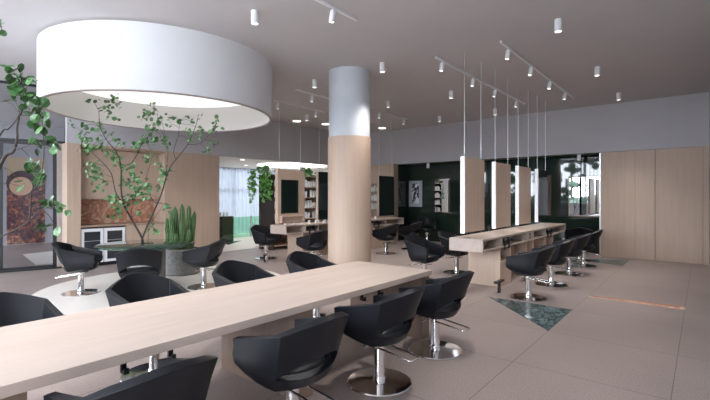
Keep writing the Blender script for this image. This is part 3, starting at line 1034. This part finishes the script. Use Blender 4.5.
# ------------------------------------------------------------------ far room contents
cn = thing('marble_counter', (-13.3, 8.05, .004), 0, 'black marble reception block with green glass end beyond the opening', 'counter')
boxes('body', [(-.5, .1, 0, 1.0, 0, .90)], M['black_marble'], cn)
boxes('glass_end', [(-.5, .1, 1.002, 1.03, 0, .90), (.102, .13, .55, 1.0, 0, .90)], M['green_pane'], cn)
sc = thing('glass_screen', (-13.9, 9.15, .004), 0, 'low pale green glass screen beyond the opening', 'screen')
boxes('pane', [(-.01, .01, 0, 1.2, .02, .82), (-.01, .01, 1.24, 3.6, .02, .82)], M['green_pane'], sc)
boxes('post', [(-.02, .02, 1.2, 1.24, 0, .84)], M['silver'], sc)
for i in range(6):
    bm = nb(); lathe(bm, [(0, 0), (.035, 0), (.035, .12), (.02, .13), (.02, .16), (0, .16)], 12)
    tag(obj('bottle', bm, M['bottle'], None, loc=(-13.28, 8.2 + i * .13, .904), smooth=40), 'small bottle on the black marble reception block', 'bottle', 'bottles on the marble block')
# sheer curtains along the far windows
bm = nb()
pr_ = []
N = 260
for i in range(N + 1):
    y = 6.4 + i * (7.5 / N)
    pr_.append((-15.50 + .03 * math.sin(i * .9), y))
va = [bm.verts.new((x, y, .006)) for x, y in pr_]; vb = [bm.verts.new((x, y, 2.858)) for x, y in pr_]
for i in range(N):
    bm.faces.new((va[i], va[i + 1], vb[i + 1], vb[i]))
tag(obj('sheer_curtain', bm, M['curtain'], None, smooth=60, normals=False), 'long sheer white curtain across the far room windows', 'curtain')

# ------------------------------------------------------------------ round table
rt = thing('round_table', (TC[0], TC[1], .004), 0, 'round polished green marble table in front of the kitchen niche', 'table')
bm = nb(); lathe(bm, [(.10, .740), (.78, .740), (.80, .750), (.80, .766), (.79, .772), (.10, .772)], 64, closed=True)
obj('tabletop', bm, M['table_marble'], rt, smooth=35)
bm = nb(); lathe(bm, [(.0, 0), (.33, 0), (.33, .02), (.30, .03), (.30, .72), (.32, .740), (.13, .740), (.13, .60), (0, .60)], 40)
obj('pedestal', bm, M['pot'], rt, smooth=35)


# ------------------------------------------------------------------ plants
def leaf(bm, p, r_, nrm, mi=0, elong=1.0, seg=7):
    nrm = Vector(nrm).normalized()
    a = nrm.orthogonal().normalized()
    a = Matrix.Rotation(random.uniform(0, 2 * PI), 3, nrm) @ a
    c = nrm.cross(a)
    cv = bm.verts.new(p - nrm * r_ * .12)
    ring = []
    for i in range(seg):
        t = 2 * PI * i / seg
        x, y = math.cos(t) * elong, math.sin(t)
        if i == 0: x *= 1.18
        fold = .16 * abs(y)
        ring.append(bm.verts.new(p + a * x * r_ + c * y * r_ + nrm * r_ * fold))
    for i in range(seg):
        f = bm.faces.new((cv, ring[i], ring[(i + 1) % seg]))
        f.material_index = mi


def smooth_path(pts, k=4):
    out = []
    P = [pts[0]] + list(pts) + [pts[-1]]
    for i in range(1, len(P) - 2):
        for s in range(k):
            t = s / k
            a, b_, c, d = P[i - 1], P[i], P[i + 1], P[i + 2]
            out.append(.5 * ((2 * b_) + (c - a) * t + (2 * a - 5 * b_ + 4 * c - d) * t * t + (3 * b_ - a - 3 * c + d) * t ** 3))
    out.append(pts[-1])
    return out


def plant_from(name, stems, clusters, dbase, leaf_r, label, cat, mats, root_loc, per=1.0, jit=.25, extra_base=None):
    root = thing(name, root_loc, 0, label, cat)
    rl = Vector(root_loc)
    bmw = nb()
    pts_all = []
    for st, r0, r1 in stems:
        pp = []
        for q in st:
            u, v = q[0], q[1]
            d = q[2] if len(q) > 2 else dbase
            pp.append(at(u, v, d))
        pp = smooth_path(pp)
        pts_all += pp
        tube(bmw, [p - rl for p in pp], [lerp(r0, r1, i / (len(pp) - 1)) for i in range(len(pp))], 6)
    bml = nb()
    for cl in clusters:
        u, v, R, cnt = cl[:4]
        d0 = (cl[4] if len(cl) > 4 else dbase) + random.uniform(-jit, jit)
        cpt = at(u, v, d0)
        # twig from nearest branch point
        near = min(pts_all, key=lambda p: (p - cpt).length)
        mid = (near + cpt) / 2 + Vector((0, 0, .03))
        tube(bmw, [near - rl, mid - rl, cpt - rl], [.0035, .0028, .0018], 5)
        Rm = R / F * d0
        for i in range(max(1, int(cnt * per))):
            off = Vector((random.gauss(0, .5), random.gauss(0, .5), random.gauss(0, .5))) * Rm
            p = cpt + off
            nr = Vector((random.gauss(0, .6), random.gauss(-.4, .6), random.gauss(.5, .5)))
            leaf(bml, p - rl, leaf_r * random.uniform(.7, 1.15), nr, random.choice((0, 0, 1)), random.uniform(.85, 1.05))
    obj('branches', bmw, M['bark'], root, smooth=60)
    obj('foliage', bml, [M[x] for x in mats], root, smooth=None, normals=False)
    return root


D0 = 7.58
stems = [
    ([(143.5, 249, D0), (143, 243, D0), (140, 234, D0), (128, 213, D0 - .05), (122, 197, D0 - .1), (121, 182, D0 - .1), (121, 168, D0 - .12), (117, 153, D0 - .15), (106, 139, D0 - .1), (100, 126, D0), (99, 112, D0)], .020, .004),
    ([(131, 218, D0), (120, 200, D0 + .1), (115, 190, D0 + .12), (111, 173, D0 + .2), (100, 160, D0 + .2), (91, 151, D0 + .15), (87, 140, D0 + .1)], .011, .003),
    ([(143, 249, D0), (142, 240, D0 - .02), (146, 229, D0 - .05), (154, 211, D0 - .1), (161, 195, D0 - .1), (166, 178, D0 - .15), (170, 168, D0 - .2), (176, 159.5, D0 - .2), (187.5, 144.5, D0 - .25), (196, 125, D0 - .3), (198, 116, D0 - .3)], .018, .003),
    ([(176, 159.5, D0 - .2), (173.7, 151, D0 - .1), (178, 136, D0), (180, 121, D0 + .05)], .006, .002),
    ([(187.5, 144.5, D0 - .25), (200, 143.5, D0 - .2), (208, 136, D0 - .2), (215, 129, D0 - .2)], .005, .002),
    ([(200, 143.5, D0 - .2), (209, 151, D0 - .2)], .003, .002),
    ([(122, 166, D0 - .12), (131, 163, D0 - .2), (138, 153, D0 - .25), (142, 143, D0 - .3), (150.5, 134, D0 - .3), (156, 126, D0 - .3), (158, 112, D0 - .3)], .008, .002),
    ([(161, 195, D0 - .1), (156, 203, D0), (150, 195, D0 + .15), (146, 180, D0 + .25), (150, 165, D0 + .3), (152, 155, D0 + .3)], .006, .002),
    ([(166, 178, D0 - .15), (167, 165, D0 + .05), (168, 150, D0 + .1), (166, 140, D0 + .1)], .005, .002),
    ([(149, 249, D0), (148, 240, D0 + .05), (150, 225, D0 + .1), (158, 213, D0 + .15), (165, 203, D0 + .2)], .007, .002),
    ([(137, 228, D0), (131, 215, D0 + .2), (134, 200, D0 + .3), (138, 185, D0 + .3)], .006, .002),
]
cl = [(115, 103, 8, 9), (108, 110, 7, 7), (98, 124, 7, 8), (84, 137, 8, 12), (88, 148, 8, 12), (96, 146, 6, 7), (104, 133, 6, 5), (112, 134, 4, 3), (121, 143, 4, 4), (117, 141, 3, 2),
      (92, 166, 8, 10), (96, 175, 9, 14), (100, 184, 7, 9), (106, 152, 5, 5), (117, 157, 6, 9), (119, 165, 4, 3), (146, 140, 7, 10), (137, 148, 5, 6), (150, 158, 7, 10), (133, 178, 8, 10),
      (140, 186, 9, 16), (125, 183, 5, 8), (165, 170, 7, 10), (163, 178, 6, 6), (113, 198, 6, 8), (119, 207, 7, 10), (117, 215, 5, 6), (135, 195, 7, 8), (143, 193, 6, 8), (148, 187, 5, 6),
      (147, 115, 7, 12), (154, 108, 5, 5), (161, 119, 3, 2), (167, 117, 3, 2), (168, 125, 3, 2), (175, 118, 3, 2), (179, 121, 3, 2), (188, 118, 4, 3), (192, 121, 3, 2), (199, 116, 3, 1),
      (201, 129, 3, 2), (201, 136, 3, 2), (216, 124, 5, 6), (212, 131, 5, 3), (213, 143, 5, 5), (207, 151, 4, 3), (189, 132, 4, 3), (189, 139, 4, 3), (164, 143, 7, 8), (155, 140, 4, 4),
      (141, 212, 5, 4), (128, 199, 6, 6), (152, 228, 5, 4), (157, 232, 4, 3), (166, 206, 4, 3), (170, 209, 3, 2), (160, 188, 4, 3), (157, 125, 6, 5), (150, 128, 5, 6), (75, 126, 5, 2), (82, 126, 6, 3), (93, 102, 6, 3), (128, 170, 6, 5)]
plant_from('indoor_tree', stems, cl, D0, .037, 'slender multi-stem tree with round green leaves rising from the round marble table', 'tree', ('leaf_a', 'leaf_b'), (TC[0], TC[1], .604), per=2.1)

D1 = 4.1
fl = Vector(at(-62, 300, D1)); fl.z = 0
stems = [
    ([(-62, 440, D1), (-55, 330, D1), (-35, 265, D1), (0, 166, D1), (13, 152, D1), (17, 139, D1), (17, 128, D1), (20, 115, D1), (26, 101, D1), (27, 92, D1), (22, 85, D1)], .020, .004),
    ([(-40, 275, D1), (-25, 190, D1 + .1), (0, 135, D1 + .1), (8, 129, D1 + .1), (17, 119, D1 + .05), (21, 108, D1)], .012, .004),
    ([(-55, 330, D1), (-25, 250, D1 - .1), (0, 237, D1 - .1), (24, 225, D1 - .1), (30, 216, D1 - .1), (31.5, 193, D1 - .1), (39.5, 182, D1 - .1), (43, 164, D1 - .1), (44, 143, D1 - .1), (42, 118, D1 - .1)], .009, .003),
    ([(30, 220, D1 - .1), (37, 212, D1 - .15), (48, 207, D1 - .2), (58, 208, D1 - .2)], .003, .002),
    ([(-35, 265, D1), (-40, 150, D1 + .1), (-30, 70, D1 + .1), (-8, 35, D1 + .1), (1, 26, D1 + .1)], .012, .003),
    ([(17, 150, D1), (27, 146, D1), (36, 140, D1)], .003, .002),
]
cl = [(6, 66, 3, 1), (9, 71, 6, 3), (19, 68, 3, 1), (12, 78, 8, 6), (20, 80, 7, 6), (30, 82, 4, 2), (17, 88, 7, 5), (22, 93, 5, 3), (4, 101, 3, 1), (12, 98, 5, 2), (27, 97, 5, 3), (32, 98, 4, 2),
      (37, 104, 6, 3), (45, 101, 3, 2), (41, 111, 5, 3), (30, 110, 4, 2), (20, 106, 3, 1), (37, 125, 6, 4), (44, 122, 4, 2), (47, 132, 5, 2), (34, 140, 5, 2), (50, 146, 6, 5), (55, 150, 4, 2), (46, 138, 3, 1), (40, 153, 3, 1),
      (31, 162, 5, 3), (36, 170, 5, 4), (29, 170, 5, 2), (36, 178, 5, 3), (41, 176, 3, 2), (19, 180, 4, 1), (24, 187, 4, 2), (43, 205, 5, 3), (51, 205, 6, 4), (57, 210, 4, 2), (66, 209, 4, 2), (41, 226, 4, 2), (48, 227, 4, 2), (57, 230, 3, 1), (0, 22, 4, 2, D1 + .1), (2, 33, 3, 2, D1 + .1), (36, 82, 3, 1)]
fp = plant_from('leafy_plant', stems, cl, D1, .048, 'tall leafy branching plant cut off by the left picture edge', 'plant', ('leaf_b', 'leaf_b'), fl, per=1.35, jit=.12)
bm = nb(); lathe(bm, [(0, 0), (.24, 0), (.30, .45), (.27, .45), (.25, .40), (0, .40)], 32)
obj('planter', bm, M['pot'], fp, smooth=40)

# cactus in a round concrete pot
cc = Vector(at(181.5, 265, 8.85)); cc.z = 0
ca = thing('potted_cactus', (cc.x, cc.y, .0), 0, 'cluster of tall ribbed green cactus columns in a round grey concrete pot', 'cactus')
bm = nb(); lathe(bm, [(0, 0), (.33, 0), (.37, .03), (.385, .25), (.37, .50), (.33, .53), (.30, .53), (.30, .47), (0, .47)], 40)
obj('pot', bm, M['pot'], ca, smooth=40)
bm = nb(); lathe(bm, [(0, .471), (.298, .471), (.298, .48), (0, .49)], 24)
obj('soil', bm, M['soil'], ca)
bm = nb()


def ribbed(bm, x, y, z0, z1, r_, lean=(0, 0)):
    seg = 16
    rings = []
    K = 12
    for k in range(K + 1):
        t = k / K
        z = z0 + (z1 - z0) * t
        rs = r_ * (1.0 if t < .82 else math.sqrt(max(0.02, 1 - ((t - .82) / .18) ** 2)))
        ring = []
        for i in range(seg):
            a = 2 * PI * i / seg
            rr_ = rs * (1 if i % 2 else .70)
            ring.append(bm.verts.new((x + lean[0] * t + rr_ * math.cos(a), y + lean[1] * t + rr_ * math.sin(a), z)))
        rings.append(ring)
    for a_, c_ in zip(rings, rings[1:]):
        for i in range(seg):
            j = (i + 1) % seg
            bm.faces.new((a_[i], a_[j], c_[j], c_[i]))
    bm.faces.new(rings[-1]); bm.faces.new(rings[0][::-1])


cr, cf = Vector((math.cos(YAW), math.sin(YAW), 0)), Vector((-math.sin(YAW), math.cos(YAW), 0))
for ox, of, top, r_ in ((-.27, 0, 1.16, .046), (-.19, .03, 1.30, .05), (-.11, -.02, 1.40, .052), (-.03, .06, 1.34, .05), (.03, -.05, 1.46, .054), (.11, .04, 1.36, .05), (.16, -.06, 1.43, .052), (.24, .0, 1.30, .048),
                          (-.22, -.13, 1.02, .045), (-.12, -.17, 1.22, .048), (.09, -.19, 1.12, .048), (.21, -.16, .95, .044), (.0, -.23, .86, .044), (-.07, .18, 1.25, .05), (.14, .2, 1.22, .05)):
    q = cr * ox + cf * of
    ribbed(bm, q.x * .85, q.y * .85, .47, top, r_, (q.x * .3, q.y * .3))
obj('stems', bm, M['cactus'], ca, smooth=25)


# ivy on the shelf unit
def ivy(name, px, label, length, width, loc, side=False):
    root = thing(name, loc, 0, label, 'plant')
    bm = nb(); lathe(bm, [(0, 0), (.09, 0), (.11, .12), (.09, .12), (.085, .10), (0, .10)], 16)
    obj('pot', bm, M['bottle'], root, smooth=40)
    bml = nb(); bmv = nb()
    for s in range(px):
        y = random.uniform(-width, width)
        x = random.uniform(.0, .12)
        L = length * random.uniform(.3, 1)
        if side:   # hangs over the end panel
            y = random.uniform(-width, width * .8)
            pts = [Vector((0, 0, .11)), Vector((y * .6, -.10 - x, .22)), Vector((y, -.24 - x, .06))]
        else:
            pts = [Vector((0, 0, .11)), Vector((.06 + x * .5, y * .6, .20)), Vector((.08 + x * .5, y, .12))]
        q = pts[-1].copy()
        while q.z > -L:
            q = q + Vector((random.uniform(-.01, .02), random.uniform(-.03, .03), -.09))
            pts.append(q.copy())
        tube(bmv, pts, .004, 5)
        for p in pts[1:]:
            for _ in range(3):
                leaf(bml, p + Vector((random.gauss(0, .04), random.gauss(0, .045), random.gauss(0, .04))), random.uniform(.028, .045), (random.gauss(.6, .5), random.gauss(-.3, .5), random.gauss(.5, .4)), 0)
    obj('vines', bmv, M['bark'], root, smooth=60)
    obj('foliage', bml, M['ivy'], root, normals=False)
    return root


ivy('trailing_ivy', 14, 'bright green ivy trailing from the top corner of the shelf unit', .85, .55, (sx1 - .40, sy0 + .14, 2.28), True)
ivy('trailing_ivy', 12, 'bright green ivy on top of the shelf unit behind the hanging mirrors', -.09, .35, (sx1 - .25, 9.75, 2.28))
